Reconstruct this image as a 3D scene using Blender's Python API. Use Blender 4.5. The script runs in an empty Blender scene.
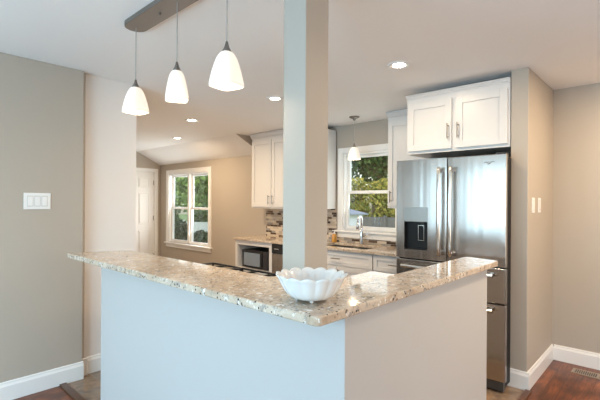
import bpy, bmesh, math, random
from mathutils import Vector, Matrix
random.seed(7)
PI = math.pi
SC = bpy.context.scene
COL = SC.collection

# ---------------------------------------------------------------- camera
YAW, ROLL, FPX, HORIZ, CAMZ = .745, .006, 406.0, 2.0, 1.41
cam_d = bpy.data.cameras.new('camera'); cam = bpy.data.objects.new('camera', cam_d); COL.objects.link(cam)
cam_d.sensor_width = 36; cam_d.lens = FPX/600*36; cam_d.shift_y = HORIZ/600; cam_d.clip_start = .05; cam_d.clip_end = 300
F = Vector((math.cos(YAW), math.sin(YAW), 0)); R = Vector((math.sin(YAW), -math.cos(YAW), 0)); U = Vector((0, 0, 1))
R3 = R*math.cos(ROLL)+U*math.sin(ROLL); U3 = U*math.cos(ROLL)-R*math.sin(ROLL)
m = Matrix((R3, U3, -F)).transposed().to_4x4(); m.translation = Vector((0, 0, CAMZ)); cam.matrix_world = m
SC.camera = cam

# ---------------------------------------------------------------- world, sun, daylight, exposure
w = bpy.data.worlds.new('world'); SC.world = w; w.use_nodes = True
nt = w.node_tree; nt.nodes.clear()
sky = nt.nodes.new('ShaderNodeTexSky'); sky.sky_type = 'NISHITA'
sky.sun_disc = False; sky.sun_elevation = math.radians(42); sky.sun_rotation = math.radians(200)
sky.air_density = 1.2; sky.dust_density = 1.5
bg = nt.nodes.new('ShaderNodeBackground'); bg.inputs['Strength'].default_value = .16
wo = nt.nodes.new('ShaderNodeOutputWorld')
nt.links.new(sky.outputs[0], bg.inputs[0]); nt.links.new(bg.outputs[0], wo.inputs[0])
sd = bpy.data.lights.new('sun', 'SUN'); sd.energy = 1.6; sd.angle = .02; sd.color = (1, .95, .86)
so = bpy.data.objects.new('sun', sd); COL.objects.link(so)
so.rotation_euler = (math.radians(-35), math.radians(-38), 0)     # comes from behind the camera's side over the roof

def area(name, loc, target, sx, sy, power, col):
    d = bpy.data.lights.new(name, 'AREA'); d.shape = 'RECTANGLE'; d.size = sx; d.size_y = sy
    d.energy = power; d.color = col
    o = bpy.data.objects.new(name, d); COL.objects.link(o); o.location = loc
    o.rotation_euler = (Vector(target)-Vector(loc)).to_track_quat('-Z', 'Y').to_euler()
    return o
# daylight in the patio door of the dining area behind the camera
for yy in (.33, 1.50, 2.67):
    area('daylight_patio_door', (-2.43, yy, 1.12), (4, yy, 2.2), 1.05, 2.0, 29, (.51, .80, 1.0))
area('rear_ceiling_fill', (1.6, -2.42, 1.35), (1.6, 2.5, 4.6), 2.5, 1.6, 20, (1.0, .96, .92))  # lamp at an unseen rear opening, added and tilted up to brighten the ceiling
area('daylight_kitchen_window', (4.57, 2.86, 1.55), (2.6, 2.86, 2.6), .72, .95, 2, (.90, .97, 1))
area('daylight_far_window', (4.57, 7.08, 1.27), (2.4, 6.7, 1.9), 1.36, 1.44, 18, (.95, .98, 1))

SC.view_settings.view_transform = 'Standard'; SC.view_settings.look = 'None'
SC.view_settings.gamma = 1; SC.view_settings.use_curve_mapping = False
SC.view_settings.exposure = .98

# ---------------------------------------------------------------- materials
def mat(name, col, rough=.5, metal=0, spec=.5, emit=None, estr=0, coat=0, trans=0, ior=1.45, aniso=0):
    M = bpy.data.materials.new(name); M.use_nodes = True
    b = M.node_tree.nodes['Principled BSDF']
    b.inputs['Base Color'].default_value = (*col, 1); b.inputs['Roughness'].default_value = rough
    b.inputs['Metallic'].default_value = metal; b.inputs['Specular IOR Level'].default_value = spec
    b.inputs['Coat Weight'].default_value = coat; b.inputs['Transmission Weight'].default_value = trans
    b.inputs['IOR'].default_value = ior; b.inputs['Anisotropic'].default_value = aniso
    if emit: b.inputs['Emission Color'].default_value = (*emit, 1); b.inputs['Emission Strength'].default_value = estr
    return M
def N(M, t, **kw):
    n = M.node_tree.nodes.new(t)
    for k, v in kw.items():
        if k in n.inputs: n.inputs[k].default_value = v
        else: setattr(n, k, v)
    return n
def L(M, a, b): M.node_tree.links.new(a, b)
def BS(M): return M.node_tree.nodes['Principled BSDF']
def coords(M, scale=(1, 1, 1), rot=(0, 0, 0)):
    tc = N(M, 'ShaderNodeTexCoord'); mp = N(M, 'ShaderNodeMapping')
    mp.inputs['Scale'].default_value = scale; mp.inputs['Rotation'].default_value = rot
    L(M, tc.outputs['Object'], mp.inputs['Vector']); return mp.outputs['Vector']
def ramp(M, fac, stops, interp='LINEAR'):
    r = N(M, 'ShaderNodeValToRGB'); cr = r.color_ramp; cr.interpolation = interp
    while len(cr.elements) < len(stops): cr.elements.new(.5)
    for e, (p, c) in zip(cr.elements, stops): e.position = p; e.color = (*c, 1)
    L(M, fac, r.inputs['Fac']); return r.outputs['Color']
def mixc(M, fac, a, b, mode='MIX'):
    n = N(M, 'ShaderNodeMix', data_type='RGBA', blend_type=mode)
    for i, v in ((0, fac), (6, a), (7, b)):
        if isinstance(v, (int, float)): n.inputs[i].default_value = v
        elif isinstance(v, tuple): n.inputs[i].default_value = (*v, 1)
        else: L(M, v, n.inputs[i])
    return n.outputs[2]
def bump(M, h, strength=.2, dist=.002):
    b = N(M, 'ShaderNodeBump', Strength=strength, Distance=dist); L(M, h, b.inputs['Height']); L(M, b.outputs[0], BS(M).inputs['Normal'])
def paint(name, col, rough=.55):
    M = mat(name, col, rough, spec=.3); v = coords(M)
    n = N(M, 'ShaderNodeTexNoise', Scale=180, Detail=2); L(M, v, n.inputs['Vector']); bump(M, n.outputs['Fac'], .08, .001)
    return M
wall_m = paint('greige wall paint', (.48, .42, .355), .5)
half_m = paint('half wall pale greige paint', (.525, .505, .485), .5)
post_m = paint('post greige paint', (.45, .40, .345), .5)
white_wall_m = paint('off white wall paint', (.84, .79, .75), .55)
ceil_m = paint('ceiling paint', (.93, .915, .90), .7)
trim_m = mat('white trim enamel', (.86, .85, .83), .3, spec=.5)
cab_m = mat('white cabinet lacquer', (.73, .715, .70), .32)
cabin_m = mat('cabinet interior', (.62, .58, .54), .5)
dark_m = mat('black plastic', (.012, .012, .013), .35)
blackg_m = mat('black gloss glass', (.01, .012, .016), .06, spec=.8)
iron_m = mat('cast iron', (.016, .016, .017), .55)
nickel_m = mat('brushed nickel', (.27, .25, .23), .42, metal=1)
chrome_m = mat('chrome', (.78, .78, .8), .12, metal=1)
handle_m = mat('satin nickel pull', (.30, .28, .26), .35, metal=1)
door_m = mat('white painted door', (.82, .80, .77), .4)
bowl_m = mat('white milk glass', (.78, .775, .76), .12, spec=.6)
plate_m = mat('white switch plastic', (.86, .85, .83), .35)
slot_m = mat('switch shadow gap', (.45, .44, .42), .5)
shade_m = mat('frosted opal glass', (.74, .71, .66), .3, emit=(1, .88, .72), estr=.30)
bulb_m = mat('lit bulb', (1, .9, .7), .3, emit=(1, .9, .72), estr=9)
can_m = mat('lit downlight lens', (1, .95, .85), .4, emit=(1, .93, .8), estr=14)
amber_m = mat('amber soap', (.62, .30, .06), .15, spec=.6)
cord_m = mat('pendant cord', (.42, .40, .38), .4, metal=.4)
vent_m = mat('bronze vent', (.42, .33, .25), .4, metal=.5)
red_m = None

def steel(name, col, rough):
    M = mat(name, col, rough, metal=1); v = coords(M, (6, 6, 900))
    n = N(M, 'ShaderNodeTexNoise', Scale=1, Detail=3); L(M, v, n.inputs['Vector'])
    r = N(M, 'ShaderNodeMapRange'); r.inputs['To Min'].default_value = rough-.04; r.inputs['To Max'].default_value = rough+.06
    L(M, n.outputs['Fac'], r.inputs['Value']); L(M, r.outputs[0], BS(M).inputs['Roughness'])
    BS(M).inputs['Anisotropic'].default_value = .75; tg = N(M, 'ShaderNodeTangent', direction_type='RADIAL', axis='Z'); L(M, tg.outputs[0], BS(M).inputs['Tangent'])
    v2 = coords(M, (0, 11, .25)); n2 = N(M, 'ShaderNodeTexNoise', Scale=1, Detail=1); L(M, v2, n2.inputs['Vector']); bump(M, n2.outputs['Fac'], .35, .012); return M
steel_m = steel('brushed stainless steel', (.45, .42, .395), .22)
steel2_m = steel('stainless steel handle', (.66, .65, .63), .2)
dsteel_m = mat('dark fridge casing', (.006, .006, .007), .5)

def granite():
    M = mat('speckled cream granite', (.7, .6, .5), .07, spec=.6)
    v = coords(M)
    def noise(s, d=4, ro=.6, dis=0):
        n = N(M, 'ShaderNodeTexNoise', Scale=s, Detail=d, Roughness=ro, Distortion=dis); L(M, v, n.inputs['Vector']); return n.outputs['Fac']
    base = ramp(M, noise(9, 5, .65, .6), [(.30, (.40, .30, .215)), (.45, (.54, .42, .31)), (.60, (.64, .53, .42)), (.75, (.46, .37, .29))])
    g = ramp(M, noise(34, 4, .7), [(.54, (0, 0, 0)), (.62, (1, 1, 1))])
    c = mixc(M, g, base, (.36, .31, .27))
    q = ramp(M, noise(42, 3, .6, .5), [(.60, (0, 0, 0)), (.66, (1, 1, 1))])
    c = mixc(M, q, c, (.86, .84, .80))
    rst = ramp(M, noise(24, 5, .7, 1.), [(.63, (0, 0, 0)), (.70, (1, 1, 1))])
    c = mixc(M, rst, c, (.34, .20, .12))
    vo = N(M, 'ShaderNodeTexVoronoi', Scale=66, Randomness=1); L(M, v, vo.inputs['Vector'])
    sp = ramp(M, vo.outputs['Distance'], [(.25, (1, 1, 1)), (.31, (0, 0, 0))])
    gate = ramp(M, noise(17, 3, .6), [(.44, (0, 0, 0)), (.52, (1, 1, 1))])
    sp = mixc(M, 1., sp, gate, 'MULTIPLY')
    c = mixc(M, sp, c, (.035, .025, .022))
    L(M, c, BS(M).inputs['Base Color']); return M
granite_m = granite()

def mosaic():
    M = mat('linear stone mosaic', (.5, .4, .3), .25)
    v = coords(M, (1, 1, 1), (0, PI/2, 0))
    tc = N(M, 'ShaderNodeTexCoord'); sx = N(M, 'ShaderNodeSeparateXYZ'); cb = N(M, 'ShaderNodeCombineXYZ')
    L(M, tc.outputs['Object'], sx.inputs[0]); L(M, sx.outputs['Y'], cb.inputs['X']); L(M, sx.outputs['Z'], cb.inputs['Y'])
    b = N(M, 'ShaderNodeTexBrick', Scale=1, offset=.43, squash=.6, squash_frequency=3)
    b.inputs['Color1'].default_value = (0, 0, 0, 1); b.inputs['Color2'].default_value = (1, 1, 1, 1); b.inputs['Mortar'].default_value = (.36, .36, .36, 1)
    b.inputs['Mortar Size'].default_value = .0012; b.inputs['Brick Width'].default_value = .13; b.inputs['Row Height'].default_value = .031
    L(M, cb.outputs[0], b.inputs['Vector'])
    c = ramp(M, b.outputs['Color'], [(0, (.07, .045, .032)), (.24, (.50, .42, .33)), (.44, (.30, .28, .26)), (.58, (.62, .54, .44)), (.78, (.16, .105, .07)), (.9, (.44, .40, .36))], 'CONSTANT')
    c = mixc(M, b.outputs['Fac'], c, (.50, .46, .41))
    L(M, c, BS(M).inputs['Base Color']); return M
mosaic_m = mosaic()

def wood_floor():
    M = mat('reddish hardwood planks', (.3, .1, .04), .3, spec=.4, coat=.1)
    v = coords(M)
    b = N(M, 'ShaderNodeTexBrick', Scale=1, offset=.37, squash=1)
    b.inputs['Color1'].default_value = (.13, .036, .014, 1); b.inputs['Color2'].default_value = (.29, .092, .032, 1); b.inputs['Mortar'].default_value = (.03, .012, .008, 1)
    b.inputs['Mortar Size'].default_value = .0015; b.inputs['Brick Width'].default_value = 1.1; b.inputs['Row Height'].default_value = .09
    L(M, v, b.inputs['Vector'])
    v2 = coords(M, (3, 26, 3)); n = N(M, 'ShaderNodeTexNoise', Scale=1.6, Detail=6, Distortion=1.2); L(M, v2, n.inputs['Vector'])
    c = mixc(M, .8, b.outputs['Color'], ramp(M, n.outputs['Fac'], [(.3, (.35, .3, .3)), (.7, (1.25, 1.2, 1.1))]), 'MULTIPLY')
    n2 = N(M, 'ShaderNodeTexNoise', Scale=5, Detail=4); L(M, v, n2.inputs['Vector'])
    c = mixc(M, .7, c, ramp(M, n2.outputs['Fac'], [(.38, (.38, .36, .36)), (.62, (1.3, 1.3, 1.25))]), 'MULTIPLY')
    L(M, c, BS(M).inputs['Base Color']); bump(M, b.outputs['Fac'], .3, .001); return M
wood_m = wood_floor()
def tile_floor():
    M = mat('brown slate floor tiles', (.3, .2, .15), .2, spec=.6)
    v = coords(M)
    b = N(M, 'ShaderNodeTexBrick', Scale=1, offset=0, squash=1)
    b.inputs['Color1'].default_value = (.30, .20, .125, 1); b.inputs['Color2'].default_value = (.20, .17, .145, 1); b.inputs['Mortar'].default_value = (.26, .21, .17, 1)
    b.inputs['Mortar Size'].default_value = .004; b.inputs['Brick Width'].default_value = .32; b.inputs['Row Height'].default_value = .32
    L(M, v, b.inputs['Vector'])
    n = N(M, 'ShaderNodeTexNoise', Scale=7, Detail=7, Roughness=.7, Distortion=.8); L(M, v, n.inputs['Vector'])
    c = mixc(M, .85, b.outputs['Color'], ramp(M, n.outputs['Fac'], [(.3, (.4, .4, .42)), (.5, (.95, .92, .9)), (.7, (1.5, 1.35, 1.2))]), 'MULTIPLY')
    L(M, c, BS(M).inputs['Base Color']); bump(M, n.outputs['Fac'], .25, .004); return M
tile_m = tile_floor()

def foliage(name, a, b):
    M = mat(name, a, .6, spec=.3); g = N(M, 'ShaderNodeNewGeometry')
    L(M, ramp(M, g.outputs['Random Per Island'], [(0, a), (1, b)]), BS(M).inputs['Base Color']); return M
leaf_dark = foliage('dark leaves', (.035, .075, .02), (.12, .20, .05))
leaf_mid = foliage('green leaves', (.08, .17, .03), (.30, .46, .10))
leaf_yel = foliage('yellow green leaves', (.14, .20, .03), (.52, .44, .08))
leaf_bush = foliage('deep bush leaves', (.015, .035, .015), (.06, .10, .035))
bark_m = mat('bark', (.12, .09, .06), .9)
grass_m = mat('lawn', (.16, .24, .06), .9)
shed_m = mat('white shed siding', (.72, .76, .80), .6)
shroof_m = mat('grey shed shingles', (.30, .33, .37), .8)
vinyl_m = mat('pale vinyl fence', (.55, .58, .55), .5)
fence_m = mat('weathered dark fence boards', (.16, .16, .15), .8)
def glass():
    M = bpy.data.materials.new('window glass'); M.use_nodes = True; t = M.node_tree; t.nodes.clear()
    o = t.nodes.new('ShaderNodeOutputMaterial'); mx = t.nodes.new('ShaderNodeMixShader'); tr = t.nodes.new('ShaderNodeBsdfTransparent'); gl = t.nodes.new('ShaderNodeBsdfGlossy')
    tr.inputs[0].default_value = (.95, .97, .97, 1); gl.inputs['Roughness'].default_value = .02
    mx.inputs[0].default_value = .06; t.links.new(tr.outputs[0], mx.inputs[1]); t.links.new(gl.outputs[0], mx.inputs[2]); t.links.new(mx.outputs[0], o.inputs[0]); return M
glass_m = glass()

# ---------------------------------------------------------------- mesh helpers
class MB:
    """collects shapes in world coordinates, linked as ONE mesh object"""
    def __init__(s): s.bm = bmesh.new()
    def box(s, x0, x1, y0, y1, z0, z1):
        a = [s.bm.verts.new((x, y, z)) for z in (z0, z1) for x, y in ((x0, y0), (x1, y0), (x1, y1), (x0, y1))]
        for f in ((3, 2, 1, 0), (4, 5, 6, 7), (0, 1, 5, 4), (1, 2, 6, 5), (2, 3, 7, 6), (3, 0, 4, 7)): s.bm.faces.new([a[i] for i in f])
        return s
    def prism(s, pts, a0, a1, axis='z'):
        def P(p, h): return {'z': (p[0], p[1], h), 'y': (p[0], h, p[1]), 'x': (h, p[0], p[1])}[axis]
        lo = [s.bm.verts.new(P(p, a0)) for p in pts]; hi = [s.bm.verts.new(P(p, a1)) for p in pts]; n = len(pts)
        s.bm.faces.new(lo[::-1]); s.bm.faces.new(hi)
        for i in range(n): s.bm.faces.new((lo[i], lo[(i+1) % n], hi[(i+1) % n], hi[i]))
        return s
    def tube(s, path, r, seg=12, cap=True):
        path = [Vector(p) for p in path]; rings = []; rr = r if isinstance(r, (list, tuple)) else [r]*len(path)
        up = None
        for i, p in enumerate(path):
            d = (path[min(i+1, len(path)-1)]-path[max(i-1, 0)]).normalized()
            if up is None: up = Vector((0, 0, 1)) if abs(d.z) < .9 else Vector((1, 0, 0))
            a = d.cross(up).normalized(); b = a.cross(d).normalized(); up = b
            rings.append([s.bm.verts.new(p+(a*math.cos(2*PI*k/seg)+b*math.sin(2*PI*k/seg))*rr[i]) for k in range(seg)])
        for A, B in zip(rings, rings[1:]):
            for k in range(seg): s.bm.faces.new((A[k], A[(k+1) % seg], B[(k+1) % seg], B[k]))
        if cap: s.bm.faces.new(rings[0][::-1]); s.bm.faces.new(rings[-1])
        return s
    def lathe(s, cx, cy, prof, seg=32, shape=None, rot=0, close=False):
        rings = []
        for r, z in prof:
            ring = []
            for k in range(seg):
                t = 2*PI*k/seg; q = shape(t, r, z) if shape else (r, z)
                ring.append(s.bm.verts.new((cx+q[0]*math.cos(t+rot), cy+q[0]*math.sin(t+rot), q[1])))
            rings.append(ring)
        for A, B in zip(rings, rings[1:]):
            for k in range(seg): s.bm.faces.new((A[k], A[(k+1) % seg], B[(k+1) % seg], B[k]))
        if close: s.bm.faces.new(rings[0][::-1]); s.bm.faces.new(rings[-1])
        return s
    def build(s, name, mt, parent=None, bevel=0, smooth=False, seg=2, sub=0):
        bmesh.ops.recalc_face_normals(s.bm, faces=s.bm.faces)
        me = bpy.data.meshes.new(name)
        if parent is not None:
            p = parent; off = Vector((0, 0, 0))
            while p is not None: off += Vector(p.location); p = p.parent
            bmesh.ops.translate(s.bm, verts=s.bm.verts, vec=-off)
        s.bm.to_mesh(me); s.bm.free()
        if smooth:
            me.polygons.foreach_set('use_smooth', [True]*len(me.polygons))
        me.materials.append(mt)
        o = bpy.data.objects.new(name, me); COL.objects.link(o)
        if parent is not None: o.parent = parent
        if bevel:
            b = o.modifiers.new('bevel', 'BEVEL'); b.width = bevel; b.segments = seg; b.limit_method = 'ANGLE'; b.angle_limit = .7
            b.harden_normals = False
        if sub:
            b = o.modifiers.new('subsurf', 'SUBSURF'); b.levels = sub; b.render_levels = sub
        return o
def box(name, mt, x0, x1, y0, y1, z0, z1, parent=None, bevel=0): return MB().box(x0, x1, y0, y1, z0, z1).build(name, mt, parent, bevel)
def thing(name, label, cat, loc=(0, 0, 0), group=None):
    o = bpy.data.objects.new(name, None); COL.objects.link(o); o.location = loc; o['label'] = label; o['category'] = cat
    o.empty_display_size = .1
    if group: o['group'] = group
    return o
def tag(o, label, cat, group=None, kind=None):
    o['label'] = label; o['category'] = cat
    if group: o['group'] = group
    if kind: o['kind'] = kind
    return o
def struct(o, label=None, cat=None):
    o['kind'] = 'structure'
    if label: o['label'] = label
    if cat: o['category'] = cat
    return o
def slab_holes(mb, x0, x1, y0, y1, z0, z1, holes):
    """a slab with rectangular holes, welded from cells"""
    xs = sorted({x0, x1, *[h[0] for h in holes], *[h[1] for h in holes]}); ys = sorted({y0, y1, *[h[2] for h in holes], *[h[3] for h in holes]})
    xs = [x for x in xs if x0 <= x <= x1]; ys = [y for y in ys if y0 <= y <= y1]
    vd = {}
    def V(x, y, z):
        k = (round(x, 4), round(y, 4), z)
        if k not in vd: vd[k] = mb.bm.verts.new(k)
        return vd[k]
    solid = {}
    for i in range(len(xs)-1):
        for j in range(len(ys)-1):
            cx, cy = (xs[i]+xs[i+1])/2, (ys[j]+ys[j+1])/2
            solid[i, j] = not any(h[0] < cx < h[1] and h[2] < cy < h[3] for h in holes)
    for (i, j), sol in solid.items():
        if not sol: continue
        a, b, c, d = xs[i], xs[i+1], ys[j], ys[j+1]
        mb.bm.faces.new((V(a, c, z1), V(b, c, z1), V(b, d, z1), V(a, d, z1)))
        mb.bm.faces.new((V(a, d, z0), V(b, d, z0), V(b, c, z0), V(a, c, z0)))
        for (di, dj), (p, q) in {(-1, 0): ((a, d), (a, c)), (1, 0): ((b, c), (b, d)), (0, -1): ((a, c), (b, c)), (0, 1): ((b, d), (a, d))}.items():
            if not solid.get((i+di, j+dj), False):
                mb.bm.faces.new((V(*p, z0), V(*q, z0), V(*q, z1), V(*p, z1)))
    return mb
def wall_x(mb, x0, x1, y0, y1, z0, z1, holes):
    """wall running along y between x0 and x1, holes given as (y0,y1,z0,z1)"""
    t = MB(); slab_holes(t, y0, y1, z0, z1, x0, x1, holes)
    for v in t.bm.verts: v.co = (v.co.z, v.co.x, v.co.y)
    me = bpy.data.meshes.new('tmp'); t.bm.to_mesh(me); mb.bm.from_mesh(me); t.bm.free(); bpy.data.meshes.remove(me)
    return mb
def wall_y(mb, y0, y1, x0, x1, z0, z1, holes):
    t = MB(); slab_holes(t, x0, x1, z0, z1, y0, y1, holes)
    for v in t.bm.verts: v.co = (v.co.x, v.co.z, v.co.y)
    me = bpy.data.meshes.new('tmp'); t.bm.to_mesh(me); mb.bm.from_mesh(me); t.bm.free(); bpy.data.meshes.remove(me)
    return mb

# ================================================================= SETTING
H = 2.44
XS = 4.40          # plane of the sink / window wall
# floors
slabw = MB(); slabw.box(-2.5, 4.45, -2.5, .80, -.1, 0); slabw.box(-2.5, 1.05, .80, 3.6, -.1, 0)
struct(slabw.build('floor', wood_m), 'reddish brown hardwood plank floor', 'floor')
struct(MB().box(1.05, 4.52, .80, 8.3, -.1, 0).build('floor', tile_m), 'brown stone tile floor of the kitchen', 'floor')
struct(MB().box(1.035, 1.085, .80, 3.45, 0, .012).build('trim_1', mat('dark wood threshold', (.10, .05, .03), .3), bevel=.004), 'dark wooden floor threshold strip by the grey wall')
struct(MB().box(2.60, 3.405, .775, .82, 0, .012).build('trim_2', mat('brown wood threshold', (.12, .05, .025), .3), bevel=.004), 'brown wooden floor threshold strip by the wall end')
# ceiling: flat, sloping down to the eaves wall beyond the kitchen
c = MB(); c.box(-2.5, XS+.12, -2.5, 4.90, H, H+.1); c.box(-2.5, 3.874, 4.90, 8.3, H, H+.1)
c.prism([(3.874, H), (XS+.12, H-.26*(XS+.12-3.874)/(XS-3.874)), (XS+.12, H+.1), (3.874, H+.1)], 4.905, 8.3, 'y')
struct(c.build('ceiling', ceil_m), 'white painted ceiling', 'ceiling')
struct(MB().prism([(3.874, H), (XS, H-.26), (XS, H)], 4.89, 4.905, 'y').build('trim_3', wall_m), 'small dark triangular soffit beside the wall cabinets')
# sink wall
mb = MB(); wall_x(mb, XS, XS+.12, .935, 8.3, 0, H+.05, [(2.455, 3.27, 1.04, 2.06), (6.36, 7.80, .56, 1.97)])
struct(mb.build('wall_back', wall_m), 'greige wall with two white windows', 'wall')
# wall with the white panel door
mb = MB(); wall_y(mb, 8.18, 8.3, 1.4, XS, 0, H+.05, [(3.50, 4.275, 0, 2.035)])
struct(mb.build('wall_far', wall_m), 'greige wall with the white panel door', 'wall')
struct(MB().box(1.43, 1.55, 3.62, 8.18, 0, H).build('wall_side', wall_m))
# dining side
struct(MB().box(-2.5, 1.205, 3.45, 3.60, 0, H).build('wall_left', wall_m, bevel=.006), 'grey wall with the triple switch plate', 'wall')
struct(MB().box(1.235, 1.665, 3.52, 3.62, 0, H).build('wall_left_white', white_wall_m), 'off white wall stub beside the grey wall', 'wall')
tr = MB(); tr.box(1.205, 1.235, 3.50, 3.62, 0, H)
struct(tr.build('trim_4', wall_m, bevel=.006))
struct(MB().box(4.27, 4.40, -2.5, .813, 0, H).build('wall_right', wall_m), 'greige wall above the floor vent', 'wall')
struct(MB().box(3.42, 4.40, .813, .935, 0, H).build('wall_return', wall_m, bevel=.005), 'greige wall end beside the refrigerator', 'wall')
# walls behind the camera with their glazed openings
mb = MB(); wall_x(mb, -2.62, -2.5, -2.5, 3.6, 0, H, [(-.25, 3.25, .05, 2.15)])
struct(mb.build('wall_behind', wall_m))
mb = MB(); wall_y(mb, -2.62, -2.5, -2.5, 4.4, 0, H, [(.3, 2.9, .5, 2.2)])
struct(mb.build('wall_rear', wall_m))

dm = MB()
for yy in (-.235, .915, 2.085, 3.235): dm.box(-2.56, -2.46, yy-.05, yy+.05, .05, 2.15)
dm.box(-2.56, -2.46, -.185, 3.185, .05, .11); dm.box(-2.56, -2.46, -.185, 3.185, 2.13, 2.15)
struct(dm.build('door_2', trim_m))

def baseboard(name, axis, face, a0, a1, sgn, miter=0, lab=None):
    """axis: direction it runs; face: plane of the wall; sgn: side on which it projects"""
    t = .016; pr = [(0, 0), (t, 0), (t, .105), (t*.55, .122), (t*.55, .130), (t*.3, .136), (0, .136)]
    b = MB()
    if axis == 'x': b.prism([(face+sgn*p[0], p[1]) for p in pr], a0, a1, 'x')
    else: b.prism([(face+sgn*p[0], p[1]) for p in pr], a0, a1, 'y')
    return struct(b.build(name, trim_m), lab)
# note: 'x' prism takes (y,z) points, 'y' prism takes (x,z)
baseboard('baseboard_left', 'x', 3.45, -2.5, 1.208, -1, lab='white baseboard under the grey wall')
baseboard('baseboard_left_white', 'x', 3.52, 1.255, 1.665, -1, lab='white baseboard of the white wall stub')
struct(MB().box(1.210, 1.255, 3.480, 3.50, .0, .14).build('trim_5', white_wall_m, bevel=.006))
baseboard('baseboard_return', 'x', .813, 3.4199, 4.27, -1, lab='white baseboard of the short wall with switches')
baseboard('baseboard_end', 'y', 3.42, .797, .95, -1, lab='white baseboard on the wall end beside the refrigerator')
baseboard('baseboard_right', 'y', 4.27, -2.5, .797, -1, lab='white baseboard behind the floor vent')
baseboard('baseboard_back', 'y', XS, 4.82, 8.18, -1)
baseboard('baseboard_far', 'x', 8.18, 1.55, 3.42, -1)

# ---------------------------------------------------------------- windows
def window(name, y0, y1, z0, z1, zc, units, label, casing=.09, sill_depth=.05):
    """opening y0..y1, z0..z1 in the sink wall; zc meeting rail; units side by side double-hung units"""
    o = thing(name, label, 'window', (XS, (y0+y1)/2, z0)); o['kind'] = 'structure'; del o['category']
    cs = casing; t = .022
    f = MB()
    f.box(XS-t, XS, y0-cs, y0, z0, z1+cs); f.box(XS-t, XS, y1, y1+cs, z0, z1+cs); f.box(XS-t, XS, y0, y1, z1, z1+cs)
    f.build('window_casing', trim_m, o, .004)
    s = MB(); s.box(XS-sill_depth, XS+.03, y0-cs-.03, y1+cs+.03, z0-.028, z0); s.build('window_sill', trim_m, o, .005)
    a = MB(); a.box(XS-t, XS, y0-cs, y1+cs, z0-.028-.07, z0-.028); a.build('apron', trim_m, o, .004)
    j = MB(); jt = .02
    j.box(XS+.0, XS+.12, y0, y0+jt, z0, z1); j.box(XS, XS+.12, y1-jt, y1, z0, z1); j.box(XS, XS+.12, y0+jt, y1-jt, z1-jt, z1); j.box(XS+.03, XS+.12, y0+jt, y1-jt, z0, z0+jt)
    w = (y1-y0)
    if units == 2: j.box(XS+.015, XS+.12, (y0+y1)/2-.028, (y0+y1)/2+.028, z0+jt, z1-jt)
    j.build('jamb', trim_m, o, .002)
    for k in range(units):
        a0 = y0+jt if k == 0 else (y0+y1)/2+.028
        a1 = y1-jt if k == units-1 else (y0+y1)/2-.028
        sw = .038
        for (b0, b1, xx) in ((z0+jt, zc+.018, XS+.045), (zc-.018, z1-jt, XS+.078)):
            q = MB(); q.box(xx, xx+.03, a0, a0+sw, b0, b1); q.box(xx, xx+.03, a1-sw, a1, b0, b1)
            q.box(xx, xx+.03, a0+sw, a1-sw, b0, b0+sw); q.box(xx, xx+.03, a0+sw, a1-sw, b1-sw, b1)
            sash = q.build('sash', trim_m, o, .003)
            MB().box(xx+.012, xx+.017, a0+sw, a1-sw, b0+sw, b1-sw).build('pane', glass_m, sash)
        MB().box(XS+.028, XS+.045, (a0+a1)/2-.03, (a0+a1)/2+.03, zc+.0, zc+.018).build('sash_lock', trim_m, o, .003)
    return o
window('window_1', 2.455, 3.27, 1.04, 2.06, 1.545, 1, 'white window over the kitchen sink', .075)
window('window_2', 6.36, 7.80, .56, 1.97, 1.27, 2, 'white double window in the far greige wall', .085)

# ---------------------------------------------------------------- far door
dr = thing('door_1', 'white six panel door in the far wall', 'door', (3.9, 8.2, 0)); dr['kind'] = 'structure'; del dr['category']
d = MB(); d.box(3.52, 4.255, 8.20, 8.235, .01, 2.02)
for (a, b, z0, z1) in ((3.62, 3.85, .15, .80), (3.93, 4.16, .15, .80), (3.62, 3.85, .93, 1.58), (3.93, 4.16, .93, 1.58), (3.62, 3.85, 1.70, 1.90), (3.93, 4.16, 1.70, 1.90)):
    d.box(a+.025, b-.025, 8.190, 8.20, z0+.025, z1-.025)
    for (p, q, r, s_) in ((a, b, z0, z0+.014), (a, b, z1-.014, z1), (a, a+.014, z0+.014, z1-.014), (b-.014, b, z0+.014, z1-.014)): d.box(p, q, 8.192, 8.20, r, s_)
d.build('door_panel', door_m, dr, .003)
d = MB(); d.box(3.43, 3.50, 8.158, 8.18, 0, 2.035); d.box(4.275, 4.345, 8.158, 8.18, 0, 2.035); d.box(3.43, 4.345, 8.158, 8.18, 2.035, 2.10)
d.box(3.50, 3.52, 8.18, 8.29, 0, 2.035); d.box(4.255, 4.275, 8.18, 8.29, 0, 2.035); d.box(3.52, 4.255, 8.18, 8.29, 2.02, 2.035)
d.build('door_casing', trim_m, dr, .003)
for z in (.25, 1.05, 1.80):
    MB().tube([(4.257, 8.186, z-.05), (4.257, 8.186, z+.05)], .009, 8).build('hinge', handle_m, dr)
kn = MB(); kn.tube([(3.58, 8.20, .95), (3.58, 8.16, .95)], .01, 10); kn.tube([(3.58, 8.165, .95), (3.58, 8.15, .95), (3.58, 8.135, .95)], [.02, .028, .018], 12); kn.build('door_knob', handle_m, dr, smooth=True)

# ================================================================= PENINSULA
# knee walls carrying the bar top
kw = MB(); kw.prism([(1.09, .80), (2.48, .80), (2.48, .92), (1.21, .92), (1.21, 2.80), (1.09, 2.80)], 0, 1.034)
struct(kw.build('wall_peninsula', half_m, bevel=.003), 'pale half wall under the raised granite bar', 'wall')
# support post
struct(MB().box(1.285, 1.44, 1.157, 1.290, 0, H).build('column', post_m, bevel=.003), 'square painted support post rising behind the bar', 'column')

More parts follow.
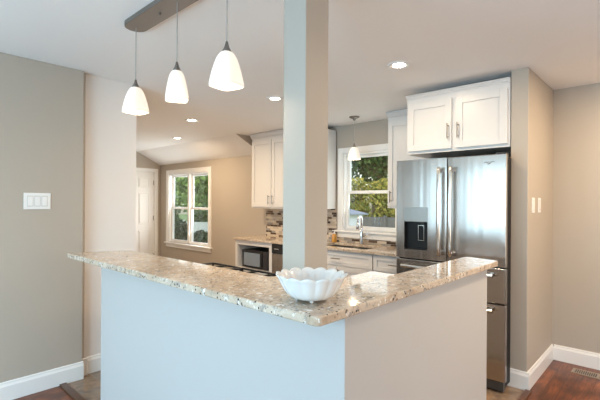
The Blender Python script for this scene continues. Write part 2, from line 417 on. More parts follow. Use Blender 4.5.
def arc(cx, cy, r, a0, a1, n=7): return [(cx+r*math.cos(math.radians(a0+(a1-a0)*i/n)), cy+r*math.sin(math.radians(a0+(a1-a0)*i/n))) for i in range(n+1)]
o = [*arc(.946, .797, .022, 180, 270), *arc(2.555, .800, .035, 270, 340, 4), *arc(2.605, .955, .03, -10, 90, 5),
     *arc(1.31, 1.015, .03, 270, 180, 4), *arc(1.258, 2.765, .022, 0, 75, 3), *arc(.942, 2.910, .022, 80, 180, 4)]
bt = MB().prism(o, 1.036, 1.067).build('bar_countertop', granite_m, bevel=.006, seg=3)
tag(bt, 'raised L shaped speckled cream granite bar top in the foreground', 'countertop')

# milk glass bowl
BX, BY, BZ = 1.075, .935, 1.067
bowl = thing('bowl', 'white scalloped glass bowl on the granite bar corner', 'bowl', (BX, BY, BZ))
NL = 15
def flute(t, r, z):
    h = (z-BZ)/.09; h = max(0, min(1, h))
    c_ = abs(math.cos(NL*t/2)); petal = (c_**.7)
    rr = r*(1+(.075*petal-.045)*(.25+.75*h)*min(1, r/.05))
    zz = z+(.010*(petal-.5))*max(0, h-.72)/.28
    return rr, zz
outer = [(.001, .006), (.030, .006), (.054, .008), (.071, .014), (.085, .026), (.096, .041), (.104, .056), (.111, .070), (.117, .081), (.124, .090)]
inner = [(.120, .0905), (.113, .082), (.107, .071), (.100, .057), (.092, .043), (.080, .029), (.067, .018), (.050, .012), (.02, .010), (.001, .010)]
MB().lathe(BX, BY, [(r, BZ+z) for r, z in outer+inner], 144, flute).build('bowl_body', bowl_m, bowl, smooth=True)
for k in range(4):
    t = YAW+PI+k*PI/2
    x, y = BX+.050*math.cos(t), BY+.050*math.sin(t)
    MB().lathe(x, y, [(.001, BZ), (.005, BZ+.001), (.0075, BZ+.005), (.007, BZ+.009), (.001, BZ+.012)], 12).build('foot', bowl_m, bowl, smooth=True)

# lower counter and cabinets on the kitchen side
def shaker(name, mt, x0, x1, a0, a1, z0, z1, parent, axis='x', fr=.055, sgn=-1):
    """shaker front. axis x: the face looks along x; x0 is the back plane, x1 the face plane"""
    q = MB(); rec = x0+(x1-x0)*.45
    def bb(p0, p1, b0, b1, c0, c1):
        lo, hi = min(p0, p1), max(p0, p1)
        if axis == 'x': q.box(lo, hi, b0, b1, c0, c1)
        else: q.box(b0, b1, lo, hi, c0, c1)
    f = min(fr, (z1-z0)*.3)
    bb(x0, x1, a0, a0+f, z0, z1); bb(x0, x1, a1-f, a1, z0, z1); bb(x0, x1, a0+f, a1-f, z0, z0+f); bb(x0, x1, a0+f, a1-f, z1-f, z1)
    bb(x0, rec, a0+f, a1-f, z0+f, z1-f)
    return q.build(name, mt, parent, .0015)
def pull(parent, p, vertical=True, ln=.11, nx=-1, axis='x', r=.0055, mt=None):
    """bar pull standing off a face at point p"""
    x, y, z = p; q = MB(); st = .03*nx
    if axis == 'x':
        a = (x+st, y, z-ln/2) if vertical else (x+st, y-ln/2, z); b = (x+st, y, z+ln/2) if vertical else (x+st, y+ln/2, z)
        k1 = (x, y, z-ln*.36) if vertical else (x, y-ln*.36, z); k2 = (x, y, z+ln*.36) if vertical else (x, y+ln*.36, z)
        q.tube([a, b], r, 10); q.tube([k1, (k1[0]+st, k1[1], k1[2])], r*.8, 8); q.tube([k2, (k2[0]+st, k2[1], k2[2])], r*.8, 8)
    else:
        a = (x, y+st, z-ln/2) if vertical else (x-ln/2, y+st, z); b = (x, y+st, z+ln/2) if vertical else (x+ln/2, y+st, z)
        k1 = (x, y, z-ln*.36) if vertical else (x-ln*.36, y, z); k2 = (x, y, z+ln*.36) if vertical else (x+ln*.36, y, z)
        q.tube([a, b], r, 10); q.tube([k1, (k1[0], k1[1]+st, k1[2])], r*.8, 8); q.tube([k2, (k2[0], k2[1]+st, k2[2])], r*.8, 8)
    return q.build('handle', mt or handle_m, parent)
lc = MB(); slab_holes(lc, 1.213, 2.50, .923, 1.60, .885, .915, [(1.283, 1.442, 1.155, 1.292)])
slab_holes(lc, 1.213, 1.90, 1.601, 1.955, .885, .915, [])
tag(lc.build('countertop', granite_m, bevel=.003), 'lower granite counter on the kitchen side of the half wall', 'countertop')
def low_cab(name, x0, x1, y0, y1, face, label, n=2, top=.884):
    o = thing(name, label, 'cabinet', ((x0+x1)/2, (y0+y1)/2, 0), 'base cabinets behind the half wall')
    b = MB()
    if face == '+y':
        b.box(x0, x1, y0, y1-.02, .10, top); b.box(x0, x1, y0, y1-.08, 0, .10); b.build('body', cab_m, o)
        w_ = (x1-x0)/n
        for k in range(n):
            a0, a1 = x0+k*w_+.003, x0+(k+1)*w_-.003
            dd = shaker('door', cab_m, y1-.02, y1, a0, a1, .105, .70, o, 'y'); pull(dd, (a1-.04 if k % 2 == 0 else a0+.04, y1, .62), nx=1, axis='y')
            dw = shaker('drawer', cab_m, y1-.02, y1, a0, a1, .71, top-.01, o, 'y', .035); pull(dw, ((a0+a1)/2, y1, .79), False, nx=1, axis='y')
    else:
        b.box(x0, x1-.02, y0, y1, .10, top); b.box(x0, x1-.08, y0, y1, 0, .10); b.build('body', cab_m, o)
        w_ = (y1-y0)/n
        for k in range(n):
            a0, a1 = y0+k*w_+.003, y0+(k+1)*w_-.003
            dd = shaker('door', cab_m, x1-.02, x1, a0, a1, .105, .70, o, 'x'); pull(dd, (x1, a1-.04 if k % 2 == 0 else a0+.04, .62), nx=1)
            dw = shaker('drawer', cab_m, x1-.02, x1, a0, a1, .71, top-.01, o, 'x', .035); pull(dw, (x1, (a0+a1)/2, .79), False, nx=1)
    return o
low_cab('base_cabinet', 1.46, 2.47, .925, 1.57, '+y', 'white base cabinet backing the half wall toward the refrigerator')
low_cab('base_cabinet', 1.215, 1.87, 1.635, 1.955, '+x', 'white base cabinet between the post and the black range', 1)

# range
RX0, RX1, RY0, RY1 = 1.225, 1.93, 1.965, 2.725
rg = thing('range', 'black gas range tucked behind the long arm of the bar', 'stove', (1.58, 2.345, 0))
MB().box(RX0, RX1-.03, RY0, RY1, .02, .875).build('body', steel_m, rg, .004)
MB().box(RX0, RX1+.02, RY0, RY1, .875, .893).build('cooktop', dark_m, rg, .004)
od = MB().box(RX1-.03, RX1, RY0+.005, RY1-.005, .20, .74).build('oven_door', blackg_m, rg, .006)
q = MB(); q.tube([(RX1+.045, RY0+.06, .70), (RX1+.045, RY1-.06, .70)], .011, 10)
for yy in (RY0+.09, RY1-.09): q.tube([(RX1-.002, yy, .70), (RX1+.045, yy, .70)], .008, 8)
q.build('handle', steel2_m, od)
MB().box(RX1-.03, RX1+.012, RY0+.002, RY1-.002, .75, .874).build('control_panel', steel_m, rg, .005)
for k in range(5):
    yy = RY0+.10+k*.14
    MB().tube([(RX1+.012, yy, .825), (RX1+.045, yy, .825)], .019, 14).build('knob', dark_m, rg)
MB().box(RX1-.03, RX1, RY0+.005, RY1-.005, .05, .19).build('drawer', steel_m, rg, .004)
for k in range(2):
    y0 = RY0+.02+k*.365; y1 = y0+.355; q = MB(); z0, z1 = .912, .926
    for xx in (RX0+.06, RX0+.21, RX0+.36, RX0+.51, RX1-.02): q.box(xx-.006, xx+.006, y0, y1, z0, z1)
    for yy in (y0, (y0+y1)/2-.006, y1-.012): q.box(RX0+.054, RX1-.014, yy, yy+.012, z0, z1)
    for xx in (RX0+.06, RX1-.02):
        for yy in (y0+.006, y1-.006): q.box(xx-.006, xx+.006, yy-.006, yy+.006, .893, z0)
    q.build('grate', iron_m, rg, .002)
for xx in (RX0+.18, RX1-.17):
    for yy in (RY0+.19, RY1-.19):
        MB().lathe(xx, yy, [(.001, .904), (.03, .904), (.04, .899), (.045, .893)], 20).build('burner', iron_m, rg, smooth=True)

# ================================================================= SINK WALL RUN
CT = .88                      # counter top height
CF = 3.755                    # counter front edge
ct = MB(); slab_holes(ct, CF, XS-.001, 1.86, 4.80, CT-.03, CT, [(3.87, 4.24, 2.55, 3.27)])
tag(ct.build('countertop', granite_m, bevel=.003), 'granite counter with the sink under the kitchen window', 'countertop')
bs = MB(); bs.box(XS-.010, XS-.001, 3.40, 4.78, CT+.001, 1.335); bs.box(XS-.010, XS-.001, 1.86, 3.40, CT+.001, .94)
bs.box(XS-.010, XS-.001, 3.376, 3.40, .94, 1.33); bs.box(XS-.010, XS-.001, 1.86, 2.414, .94, 1.33)
struct(bs.build('trim_6', mosaic_m), 'brown and beige linear stone mosaic backsplash')
ol = thing('power_outlet', 'white outlet plate on the mosaic backsplash left of the post', 'outlet', (XS-.01, 4.18, 1.09))
MB().box(XS-.016, XS-.0105, 4.145, 4.215, 1.03, 1.15).build('plate', plate_m, ol, .002)
for z in (1.06, 1.12): MB().box(XS-.018, XS-.016, 4.163, 4.197, z-.018, z+.018).build('socket', slot_m, ol, .001)

BF = CF+.025                  # face plane of the base fronts
def base_shell(o, y0, y1, body=True):
    b = MB(); b.box(BF+.02, XS-.012, y0, y1, .10, CT-.032); b.build('body', cab_m, o)
    MB().box(BF+.09, XS-.012, y0, y1, 0, .098).build('toe_kick', cabin_m, o)
# base cabinet right of sink (three drawers)
o = thing('base_cabinet', 'white drawer base cabinet next to the refrigerator under the kitchen counter', 'cabinet', (4.08, 2.14, 0), 'base cabinets along the sink wall'); base_shell(o, 1.865, 2.400)
for z0, z1 in ((.675, CT-.045), (.395, .665), (.11, .385)):
    dw = shaker('drawer', cab_m, BF+.02, BF, 1.87, 2.40, z0, z1, o, fr=.045); pull(dw, (BF, 2.135, (z0+z1)/2), False, ln=.13)
# sink base
o = thing('base_cabinet', 'white sink base cabinet under the kitchen window', 'cabinet', (4.08, 2.9, 0), 'base cabinets along the sink wall')
b = MB(); b.box(BF+.02, XS-.012, 2.41, 2.43, .1, CT-.032); b.box(BF+.02, XS-.012, 3.37, 3.39, .1, CT-.032); b.box(BF+.02, XS-.012, 2.43, 3.37, .1, .12); b.box(XS-.03, XS-.012, 2.43, 3.37, .12, CT-.032); b.box(BF+.02, BF+.04, 2.43, 3.37, .12, CT-.032); b.build('body', cab_m, o)
MB().box(BF+.09, XS-.012, 2.41, 3.39, 0, .098).build('toe_kick', cabin_m, o)
dw = shaker('drawer', cab_m, BF+.02, BF, 2.415, 3.385, .675, CT-.045, o, fr=.045); pull(dw, (BF, 2.90, .755), False, ln=.13)
for a0, a1, hy in ((2.415, 2.897, 2.86), (2.903, 3.385, 2.94)):
    dd = shaker('door', cab_m, BF+.02, BF, a0, a1, .11, .665, o); pull(dd, (BF, hy, .58))
# dishwasher
o = thing('dishwasher', 'stainless dishwasher with black control panel left of the post', 'dishwasher', (4.08, 3.70, 0))
MB().box(BF+.03, XS-.02, 3.40, 3.995, .10, CT-.034).build('body', cabin_m, o)
MB().box(BF-.005, BF+.03, 3.402, 3.993, .10, .715).build('door', steel_m, o, .004)
cp = MB().box(BF-.01, BF+.03, 3.402, 3.993, .72, CT-.036).build('control_panel', blackg_m, o, .004)
for k in range(4): MB().box(BF-.0112, BF-.010, 3.86+k*.022, 3.872+k*.022, .775, .783).build('button', plate_m, cp)
MB().box(BF+.09, XS-.02, 3.40, 3.995, 0, .098).build('toe_kick', dark_m, o)
# microwave cabinet
o = thing('microwave_cabinet', 'white base cabinet with an open niche at the end of the counter', 'cabinet', (4.08, 4.4, 0), 'base cabinets along the sink wall')
y0, y1 = 4.0, 4.785; n0, n1 = .455, .785; b = MB()
b.box(BF, XS-.012, y0, y0+.055, .10, CT-.032); b.box(BF, XS-.012, y1-.045, y1, .10, CT-.032)
b.box(BF, XS-.012, y0+.055, y1-.045, n1, CT-.032); b.box(BF, XS-.012, y0+.055, y1-.045, n0-.03, n0); b.box(XS-.03, XS-.012, y0+.055, y1-.045, n0, n1)
b.box(BF+.02, XS-.012, y0+.055, y1-.045, .10, n0-.03); b.build('body', cab_m, o, .002)
dw = shaker('drawer', cab_m, BF+.02, BF, y0+.06, y1-.05, .12, n0-.035, o, fr=.045); pull(dw, (BF, (y0+y1)/2, .27), False, ln=.13)
MB().box(BF+.09, XS-.012, y0, y1, 0, .098).build('toe_kick', cabin_m, o)
# microwave
mw = thing('microwave', 'black microwave oven in the open cabinet niche', 'microwave', (4.0, 4.36, n0))
MB().box(BF+.036, BF+.40, 4.085, 4.64, n0+.012, n0+.262).build('body', dark_m, mw, .006)
md = MB().box(BF+.011, BF+.035, 4.20, 4.638, n0+.014, n0+.26).build('door', blackg_m, mw, .005)
MB().box(BF+.009, BF+.0112, 4.25, 4.60, n0+.04, n0+.225).build('window', mat('microwave window reflection', (.38, .47, .58), .2, spec=1, metal=.6), md)  # bluish reflection is put into the window's base colour
q = MB(); q.tube([(BF-.006, 4.22, n0+.04), (BF-.006, 4.22, n0+.22)], .006, 8); q.tube([(BF-.006, 4.22, n0+.06), (BF+.012, 4.22, n0+.06)], .005, 8); q.tube([(BF-.006, 4.22, n0+.20), (BF+.012, 4.22, n0+.20)], .005, 8); q.build('handle', dark_m, md)
MB().box(BF+.013, BF+.035, 4.087, 4.197, n0+.014, n0+.26).build('control_panel', mat('microwave panel', (.03, .03, .035), .25), mw, .004)
for yy in (4.13, 4.57):
    MB().box(BF+.08, BF+.11, yy-.015, yy+.015, n0, n0+.012).build('foot', dark_m, mw); MB().box(BF+.34, BF+.37, yy-.015, yy+.015, n0, n0+.012).build('foot', dark_m, mw)

# sink, faucet, soap
sk = MB(); z1 = CT-.032; zb = CT-.21
slab_holes(sk, 3.85, 4.26, 2.53, 3.29, z1-.002, z1, [(3.88, 4.23, 2.56, 2.88), (3.88, 4.23, 2.91, 3.26)])
for a0, a1 in ((2.56, 2.88), (2.91, 3.26)):
    sk.box(3.877, 3.88, a0, a1, zb, z1); sk.box(4.23, 4.233, a0, a1, zb, z1); sk.box(3.877, 4.233, a0-.003, a0, zb, z1); sk.box(3.877, 4.233, a1, a1+.003, zb, z1); sk.box(3.877, 4.233, a0, a1, zb-.003, zb)
sk = sk.build('sink', steel2_m); tag(sk, 'stainless double bowl sink set in the granite counter', 'sink')
for a in (2.72, 3.085): MB().lathe(4.055, a, [(.001, zb+.002), (.03, zb+.002), (.04, zb+.004), (.044, zb)], 20).build('drain', chrome_m, sk, smooth=True)
fc = thing('faucet', 'chrome kitchen faucet in front of the window', 'faucet', (4.30, 2.905, CT))
q = MB(); q.lathe(4.30, 2.905, [(.001, CT), (.030, CT), (.030, CT+.01), (.024, CT+.02), (.021, CT+.15), (.018, CT+.20)], 20, close=True)
q.build('base', chrome_m, fc, smooth=True)
pa = [(4.30, 2.905, CT+.19)]+[(4.30-.04*(1-math.cos(t)), 2.905, CT+.31+.04*math.sin(t)) for t in [PI*i/12 for i in range(0, 13)]]+[(4.22, 2.905, CT+.28)]
MB().tube(pa, [.0165]+[.0145]*13+[.016], 14).build('spout', chrome_m, fc, smooth=True)
MB().tube([(4.22, 2.905, CT+.282), (4.215, 2.905, CT+.19)], [.018, .022], 14).build('spray_head', chrome_m, fc, smooth=True)
MB().tube([(4.30, 2.89, CT+.10), (4.28, 2.85, CT+.105), (4.26, 2.79, CT+.14)], [.012, .009, .007], 10).build('lever', chrome_m, fc, smooth=True)
sb = thing('soap_bottle', 'amber soap bottle with white pump beside the sink', 'bottle', (4.17, 3.30, CT))
MB().lathe(4.27, 3.315, [(.001, CT), (.030, CT), (.033, CT+.006), (.033, CT+.085), (.026, CT+.105), (.012, CT+.112), (.001, CT+.112)], 20).build('bottle_body', amber_m, sb, smooth=True)
q = MB(); q.lathe(4.27, 3.315, [(.001, CT+.112), (.014, CT+.112), (.014, CT+.130), (.005, CT+.132), (.005, CT+.155), (.001, CT+.156)], 14); q.tube([(4.275, 3.315, CT+.156), (4.225, 3.315, CT+.152)], .006, 8); q.build('pump', plate_m, sb)

# ---------------------------------------------------------------- wall cabinets
UF = 4.07
def crown(o, x0, y0, y1, zt, k=1):
    """stepped crown along the front at x0 (and returns), below height zt"""
    q = MB(); xb = x0
    pr = [(xb+.02, zt-.075*k), (xb-.006, zt-.075*k), (xb-.006, zt-.06*k), (xb-.014*k-.006, zt-.052*k), (xb-.026*k-.006, zt-.025*k), (xb-.040*k-.006, zt-.014*k), (xb-.040*k-.006, zt), (xb+.02, zt)]
    q.prism(pr, y0, y1, 'y'); return q.build('crown_moulding', cab_m, o)
def upper(y0, y1, doors, label, group, z0=1.34, z1=2.38, xf=UF, xb=XS-.024, crown_top=None, hz='low', cy0=None, cy1=None):
    o = thing('wall_cabinet', label, 'cabinet', ((xf+xb)/2, (y0+y1)/2, z0), group)
    MB().box(xf+.02, xb, y0, y1, z0, z1+.0).build('body', cab_m, o, .002)
    for a0, a1, hy in doors:
        dd = shaker('door', cab_m, xf+.019, xf, a0, a1, z0+.025, z1-.055, o, fr=.058)
        if hy: pull(dd, (xf, hy, z0+.13 if hz == 'low' else hz), ln=.13)
    return o
o = upper(3.885, 4.78, [(4.335, 4.765, 4.37), (3.90, 4.325, 4.29)], 'white two door wall cabinet left of the post', 'wall cabinets along the sink wall', z0=1.31)
crown(o, UF+.02, 3.885, 4.785, 2.434)
o = upper(3.376, 3.88, [(3.39, 3.87, 3.43)], 'white wall cabinet half hidden behind the post', 'wall cabinets along the sink wall', z0=1.32)
crown(o, UF+.02, 3.376, 3.88, 2.434)
o = upper(1.86, 2.41, [(1.875, 2.398, 2.355)], 'tall narrow white wall cabinet between window and refrigerator', 'wall cabinets along the sink wall', z0=1.345)
crown(o, UF+.02, 1.86, 2.412, 2.434)
o = upper(.94, 1.815, [(1.395, 1.80, 1.42), (.955, 1.36, 1.335)], 'wide two door white cabinet above the refrigerator', 'wall cabinets along the sink wall', z0=1.85, z1=2.36, xf=3.40, hz=2.02)
crown(o, 3.42, .938, 1.817, 2.385, .5)
MB().box(3.78, XS-.01, .94, 1.815, 2.36, 2.437).build('top_filler', cab_m, o)

# ---------------------------------------------------------------- refrigerator
FX, FY0, FY1 = 3.20, .905, 1.80
fr = thing('refrigerator', 'stainless french door refrigerator with ice and water dispenser', 'refrigerator', (3.6, 1.355, 0))
MB().box(FX+.052, 3.412, FY0+.022, FY1-.006, .03, 1.765).box(3.412, 4.02, .942, FY1-.012, .03, 1.76).build('cabinet_body', dsteel_m, fr, .004)
def fdoor(name, y0, y1, z0, z1, hole=None):
    q = MB(); bul = .007; n = 8
    ys = [y0+(y1-y0)*i/n for i in range(n+1)]
    pts = [(FX+bul-bul*math.sin(PI*(y-y0)/(y1-y0)), y) for y in ys]+[(FX+.05, y1), (FX+.05, y0)]
    if not hole:
        q.prism(pts, z0, z1); return q.build(name, steel_m, fr, .006, seg=3)
    hy0, hy1, hz0, hz1 = hole
    # ring of prisms around the recess, welded
    def xat(y): return FX+bul-bul*math.sin(PI*(y-y0)/(y1-y0))
    ys = sorted(set(ys+[hy0, hy1])); zs = [z0, hz0, hz1, z1]; vd = {}
    def V(x, y, z):
        k = (round(x, 5), round(y, 5), round(z, 5))
        if k not in vd: vd[k] = q.bm.verts.new(k)
        return vd[k]
    for i in range(len(ys)-1):
        a, b_ = ys[i], ys[i+1]
        for j in range(3):
            if j == 1 and hy0-1e-6 <= a and b_ <= hy1+1e-6: continue
            q.bm.faces.new((V(xat(a), a, zs[j]), V(xat(b_), b_, zs[j]), V(xat(b_), b_, zs[j+1]), V(xat(a), a, zs[j+1])))
        for z in (z0, z1): q.bm.faces.new((V(xat(a), a, z), V(xat(b_), b_, z), V(FX+.05, b_, z), V(FX+.05, a, z)))
    for y in (y0, y1):
        for j in range(3): q.bm.faces.new((V(xat(y), y, zs[j]), V(FX+.05, y, zs[j]), V(FX+.05, y, zs[j+1]), V(xat(y), y, zs[j+1])))
    return q.build(name, steel_m, fr)
yc = 1.347
HOLE = (1.508, 1.722, 1.012, 1.248)
ld = fdoor('door', yc+.003, FY1, .935, 1.775, HOLE)
rd = fdoor('door', FY0, yc-.003, .935, 1.775)
d1 = fdoor('freezer_drawer', FY0, FY1, .665, .925)
d2 = fdoor('freezer_drawer', FY0, FY1, .09, .655)
MB().box(FX+.03, FX+.075, FY0+.02, FY1-.02, .012, .085).build('toe_grille', mat('grey toe grille', (.07, .07, .07), .4), fr, .003)
MB().box(FX+.03, FX+.10, FY0+.01, FY0+.08, 1.765, 1.79).build('hinge_cover', dark_m, fr, .003)
def fhandle(parent, y, bow, z0=.98, z1=1.70):
    q = MB(); n = 12; pa = []; 
    for i in range(n+1):
        t = i/n; z = z0+(z1-z0)*t; pa.append((FX-.050-.012*math.sin(PI*t), y+bow*math.sin(PI*t), z))
    # flat oval section
    rings = []
    for (x, yy, z) in pa:
        rings.append([q.bm.verts.new((x+.009*math.cos(a), yy+.015*math.sin(a), z)) for a in [2*PI*k/12 for k in range(12)]])
    for A, B in zip(rings, rings[1:]):
        for k in range(12): q.bm.faces.new((A[k], A[(k+1) % 12], B[(k+1) % 12], B[k]))
    q.bm.faces.new(rings[0][::-1]); q.bm.faces.new(rings[-1])
    for z in (z0+.03, z1-.03): q.box(FX-.05, FX+.008, y-.011, y+.011, z-.014, z+.014)
    return q.build('handle', steel2_m, parent, smooth=True)
fhandle(ld, 1.392, -.0); fhandle(rd, 1.300, .0)
for dd, z in ((d1, .872), (d2, .612)):
    q = MB(); q.tube([(FX-.045, FY0+.075, z), (FX-.052, yc, z), (FX-.045, FY1-.075, z)], .014, 12)
    for yy in (FY0+.10, FY1-.10): q.box(FX-.045, FX+.006, yy-.012, yy+.012, z-.012, z+.012)
    q.build('handle', steel2_m, dd)
# dispenser
dp = MB(); hy0, hy1, hz0, hz1 = HOLE; xb = FX+.062
dp.box(xb, xb+.003, hy0, hy1, hz0, hz1); dp.box(FX+.012, xb, hy0-.002, hy0, hz0, hz1); dp.box(FX+.012, xb, hy1, hy1+.002, hz0, hz1); dp.box(FX+.012, xb, hy0, hy1, hz1, hz1+.002); dp.box(FX+.002, xb, hy0, hy1, hz0-.002, hz0+.006)
dp.build('dispenser', dark_m, ld)
pan = MB().box(FX-.0035, FX+.012, hy0-.002, hy1+.004, hz1+.002, 1.372).build('dispenser_panel', mat('silver dispenser panel', (.44, .47, .48), .16, metal=.85), ld, .002)
q = MB(); q.box(FX+.015, FX+.022, 1.545, 1.549, 1.09, 1.22); q.box(FX+.015, FX+.022, 1.596, 1.600, 1.09, 1.22); q.box(FX+.015, FX+.022, 1.549, 1.596, 1.09, 1.094); q.box(FX+.015, FX+.022, 1.549, 1.596, 1.216, 1.22)
q.build('dispenser_paddle', steel2_m, ld)
MB().box(FX+.03, FX+.05, 1.56, 1.585, 1.20, 1.247).build('nozzle', dark_m, ld)
# maker's swoosh emblem
em = MB(); pts = []
for i in range(25):
    t = i/24; pts.append((FX-.001, .985+.075*(1-t), 1.712+.008*math.sin(t*2*PI*1.5)+.004*t))
em.tube(pts, .0028, 6); em.tube([(FX-.001, 1.03+.012*math.cos(a), 1.712+.009*math.sin(a)) for a in [2*PI*k/14 for k in range(13)]], .0022, 6)
em.build('emblem', mat('grey emblem', (.25, .26, .27), .4), rd)

# ================================================================= LIGHT FITTINGS
PX = 1.08
fx = thing('linear_pendant_light', 'brushed nickel ceiling bar with three frosted glass pendants above the bar', 'pendant light', (PX, 1.86, H), None)
b = MB(); hw = .062; y0, y1 = 1.31, 2.345
ol_ = [*arc(PX, y1-.05, hw, 0, 180, 14), *arc(PX, y0+.05, hw, 180, 360, 14)]
b.prism(ol_, H-.028, H); b.build('canopy', nickel_m, fx, .003)
for yy in (1.70, 2.02): MB().tube([(PX, yy, H-.029), (PX, yy, H-.036), (PX, yy, H-.039)], [.007, .007, .003], 10).build('screw', nickel_m, fx)
def pendant(parent, x, y, zt, zb, wd, rot, ceil_z, lamp_w=1.0, name='pendant'):
    """tapered rounded square glass shade: zt top of glass, zb rim"""
    def shp(t, r, z):
        k = (zt-z)/(zt-zb); k = max(0, min(1, k)); n = 2+3.2*k      # circle at the top to squircle at the rim
        q_ = (abs(math.cos(t))**n+abs(math.sin(t))**n)**(-1/n); return r*q_, z
    hh = zt-zb; R0 = wd/2
    pro = [(.18, 1.0), (.34, .985), (.47, .95), (.58, .88), (.68, .78), (.78, .62), (.86, .46), (.93, .28), (.98, .12), (1.0, 0)]
    P = [(R0*a, zb+hh*k) for a, k in pro]; Pin = [(R0*a-.004, zb+hh*k-.002*(k > .5)) for a, k in pro][::-1]
    sh = MB().lathe(x, y, P+Pin, 48, shp, rot).build('shade', shade_m, parent, smooth=True)
    MB().lathe(x, y, [(.001, zt+.045), (.005, zt+.044), (.008, zt+.03), (.012, zt+.018), (.019, zt+.004), (.021, zt-.006), (.001, zt-.006)], 20).build('cap', nickel_m, parent, smooth=True)
    MB().tube([(x, y, zt+.04), (x, y, ceil_z)], .0028, 8).build('cord', cord_m, parent)
    MB().lathe(x, y, [(.001, zb+hh*.30), (.014, zb+hh*.33), (.022, zb+hh*.45), (.020, zb+hh*.58), (.012, zb+hh*.72), (.012, zb+hh*.85), (.001, zb+hh*.86)], 16).build('bulb', bulb_m, parent, smooth=True)
    d = bpy.data.lights.new('pendant_lamp', 'POINT'); d.energy = lamp_w; d.color = (1, .80, .56); d.shadow_soft_size = .03
    lo = bpy.data.objects.new('pendant_lamp', d); COL.objects.link(lo); lo.location = (x, y, zb+.03)
pendant(fx, PX, 2.295, 2.068, 1.922, .124, 0.10, H-.028)
pendant(fx, PX, 1.845, 2.068, 1.918, .112, 1.12, H-.028)
pendant(fx, PX, 1.435, 2.062, 1.910, .124, .18, H-.028)
sp = thing('pendant_light', 'small frosted glass pendant hanging in front of the sink window', 'pendant light', (4.03, 2.835, H))
MB().lathe(4.03, 2.835, [(.001, H), (.062, H), (.062, H-.008), (.045, H-.018), (.02, H-.022), (.012, H-.045), (.001, H-.046)], 24).build('canopy', nickel_m, sp, smooth=True)
pendant(sp, 4.03, 2.835, 2.075, 1.925, .140, .3, H-.04, 1.0)

CANS = [(2.73, 1.52, 'round lit recessed ceiling light in front of the refrigerator cabinet'),
        (2.80, 2.93, 'round lit recessed ceiling light just left of the post'),
        (2.85, 4.50, 'lit recessed ceiling light right of the middle pendant shade'),
        (3.50, 5.95, 'smallest and farthest recessed ceiling light, in the back room'),
        (2.66, .05, 'recessed ceiling light'), (3.62, -.10, 'recessed ceiling light')]
for i, (x, y, lb) in enumerate(CANS):
    if i < 4:
        o = thing('recessed_light', lb, 'ceiling light', (x, y, H), 'recessed ceiling lights')
        MB().lathe(x, y, [(.046, H-.002), (.050, H-.004), (.072, H-.010), (.078, H-.010), (.088, H-.003), (.088, H)], 36).build('trim_ring', trim_m, o, smooth=True)
        MB().lathe(x, y, [(.001, H-.003), (.047, H-.003)], 36).build('lens', can_m, o)
    d = bpy.data.lights.new('can_lamp', 'AREA'); d.shape = 'DISK'; d.size = .12; d.energy = (4.5, 10, 13, 13, 10, 10)[i]; d.color = (1, .76, .50)
    lo = bpy.data.objects.new('can_lamp', d); COL.objects.link(lo); lo.location = (x, y, H-.012)

# ---------------------------------------------------------------- switches, vent
o = thing('light_switch_plate', 'triple white rocker switch plate on the grey wall', 'light switch', (.88, 3.45, 1.40))
MB().box(.800, .972, 3.444, 3.4495, 1.345, 1.465).build('plate', plate_m, o, .002)
for k in range(3):
    xx = .840+k*.046
    r_ = MB().box(xx-.017, xx+.017, 3.4405, 3.4445, 1.370, 1.440).build('rocker', plate_m, o, .0015)
    MB().box(xx-.019, xx+.019, 3.4432, 3.4442, 1.367, 1.443).build('gap', slot_m, r_)
for (a, b_, lb) in ((3.525, 3.60, 'nearer white switch plate on the short wall beside the refrigerator'), (3.72, 3.795, 'farther white switch plate on the short wall, nearer the corner')):
    o = thing('light_switch_plate', lb, 'light switch', ((a+b_)/2, .813, 1.39), 'switches on the short wall')
    MB().box(a, b_, .807, .8125, 1.335, 1.455).build('plate', plate_m, o, .002)
    xx = (a+b_)/2
    r_ = MB().box(xx-.017, xx+.017, .8035, .8075, 1.36, 1.43).build('rocker', plate_m, o, .0015)
    MB().box(xx-.019, xx+.019, .8062, .8072, 1.357, 1.433).build('gap', slot_m, r_)
o = thing('light_switch_plate', 'white switch plate on the end of the off white wall stub', 'light switch', (1.665, 3.57, 1.36))
MB().box(1.6655, 1.672, 3.535, 3.605, 1.32, 1.44).build('plate', plate_m, o, .002)
MB().box(1.672, 1.680, 3.553, 3.587, 1.345, 1.415).build('rocker', plate_m, o, .0015)
o = thing('floor_vent', 'bronze slotted floor register on the hardwood by the right wall', 'floor vent', (4.09, .42, 0))
q = MB(); q.box(4.03, 4.045, .27, .63, 0, .006); q.box(4.135, 4.15, .27, .63, 0, .006); q.box(4.045, 4.135, .27, .285, 0, .006); q.box(4.045, 4.135, .615, .63, 0, .006); q.box(4.045, 4.135, .44, .46, 0, .006)
for k in range(24):
    yy = .290+k*.0138
    if .43 < yy < .462: continue
    q.box(4.045, 4.135, yy, yy+.006, 0, .005)
q.build('grille', vent_m, o, .001)
MB().box(4.046, 4.134, .286, .614, .0004, .001).build('duct_shade', dark_m, o)  # thin black sheet on the floor stands for the shade below the slats

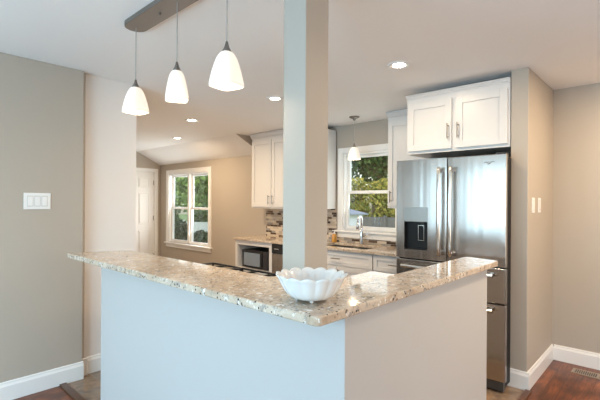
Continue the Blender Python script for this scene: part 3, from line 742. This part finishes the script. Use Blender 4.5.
# ================================================================= OUTSIDE
GZ = -1.1
struct(MB().box(4.9, 60, -25, 70, GZ-.2, GZ).build('ground', grass_m), 'green lawn outside the windows')
def leaves(mb, cx, cy, cz, rx, ry, rz, n, s):
    for _ in range(n):
        while True:
            v = Vector((random.uniform(-1, 1), random.uniform(-1, 1), random.uniform(-1, 1)))
            if .35 < v.length < 1: break
        p = Vector((cx+v.x*rx, cy+v.y*ry, cz+v.z*rz)); a = Vector((random.gauss(0, 1), random.gauss(0, 1), random.gauss(0, 1))).normalized(); b = a.orthogonal().normalized()
        c_ = a.cross(b); k = s*random.uniform(.6, 1.3)
        vs = [mb.bm.verts.new(p+b*k), mb.bm.verts.new(p+c_*k*.55), mb.bm.verts.new(p-b*k), mb.bm.verts.new(p-c_*k*.55)]
        mb.bm.faces.new(vs)
def tree(name, x, y, h, r, mt, label, group, cat='tree', n=2600, s=.16, low=.25):
    o = thing(name, label, cat, (x, y, GZ), group); q = MB()
    for k in range(9):
        a = random.uniform(0, 2*PI); d_ = r*random.uniform(.0, .55); zz = GZ+h*(low+(1-low)*random.uniform(.25, .85))
        rr = r*random.uniform(.45, .7); leaves(q, x+d_*math.cos(a), y+d_*math.sin(a), zz, rr, rr, min(rr, h*.3), n//9, s)
    q.build('foliage', mt, o)
    t = MB(); t.tube([(x, y, GZ), (x+.1, y, GZ+h*.35), (x, y+.1, GZ+h*.7)], [h*.03+.03, h*.022+.02, h*.01+.01], 8)
    for k in range(4):
        a = k*1.6; t.tube([(x+.05, y, GZ+h*(.35+.06*k)), (x+r*.5*math.cos(a), y+r*.5*math.sin(a), GZ+h*(.55+.07*k))], [h*.012+.01, .01], 6)
    t.build('trunk', bark_m, o, smooth=True)
GR = 'trees behind the sink window'
tree('tree', 33, 20.8, 12.5, 4.6, leaf_dark, 'tall dark green tree filling the top of the sink window', GR, n=9500, s=.24)
tree('tree', 21.3, 12.6, 3.7, 1.35, leaf_yel, 'yellow green tree behind the dark fence seen through sink window', GR, n=4200, s=.12, low=.15)
tree('tree', 22.5, 15.9, 3.9, 1.4, leaf_yel, 'yellow green tree behind the shed roof seen through sink window', GR, n=4200, s=.12, low=.15)
GL = 'trees behind the far window'
for (x, y, h, r, mt, lb) in ((14.2, 21.6, 7.0, 2.3, leaf_mid, 'bright green tree in the right pane of the far double window'), (15.6, 27.2, 7.6, 2.6, leaf_mid, 'bright green tree in the left pane of the far double window'),
                             (25, 36, 12, 4.2, leaf_dark, 'dark tree deepest in the far window view')):
    tree('tree', x, y, h, r, mt, lb, GL, n=7500, s=.15, low=.2)
for (x, y, h, r, mt, lb) in ((7.75, 13.3, 1.85, .55, leaf_bush, 'dark bush at the lower left pane of the far window'), (8.1, 12.1, 1.5, .5, leaf_bush, 'dark bush at the lower right pane of the far window'),
                         (11.9, 18.0, 2.5, .95, leaf_dark, 'dark green hedge shrub behind the pale fence, right pane of far window'), (11.2, 20.0, 2.5, .95, leaf_dark, 'dark green hedge shrub behind the pale fence, left pane of far window')):
    tree('bush', x, y, h, r, mt, lb, 'bushes below the far window', 'bush', 3200, .07, .05)
def fence(name, x0, y0, x1, y1, h, mt, label, n):
    o = thing(name, label, 'fence', (x0, y0, GZ)); d_ = Vector((x1-x0, y1-y0, 0)); u = d_.normalized(); nn = Vector((-u.y, u.x, 0))*.012; q = MB(); wd = d_.length/n
    for k in range(n):
        a = Vector((x0, y0, 0))+u*(k*wd+.006); b_ = Vector((x0, y0, 0))+u*((k+1)*wd-.006)
        q.prism([(a.x-nn.x, a.y-nn.y), (b_.x-nn.x, b_.y-nn.y), (b_.x+nn.x, b_.y+nn.y), (a.x+nn.x, a.y+nn.y)], GZ, GZ+h)
    q.build('boards', mt, o)
    m_ = max(2, int(d_.length/2.2))
    for k in range(m_+1):
        p = Vector((x0, y0, 0))+d_*(k/m_); MB().box(p.x-.06, p.x+.06, p.y-.06, p.y+.06, GZ, GZ+h+.08).build('post', mt, o)
fence('garden_fence', 19.2, 8.5, 17.2, 16.2, 1.75, fence_m, 'dark board fence seen through the sink window', 44)
fence('garden_fence', 11.5, 15.0, 8.0, 21.0, 1.55, vinyl_m, 'pale board fence seen low in the far window', 50)
sh = thing('shed', 'white garden shed with grey roof behind the sink window', 'shed', (15.5, 11.8, GZ))
MB().box(14.4, 15.4, 10.35, 13.0, GZ, .85).build('wall', shed_m, sh)
MB().prism([(10.15, .85), (13.25, .85), (13.25, .91), (11.7, 1.2), (10.15, .91)], 14.25, 15.55, 'x').build('roof', shroof_m, sh)
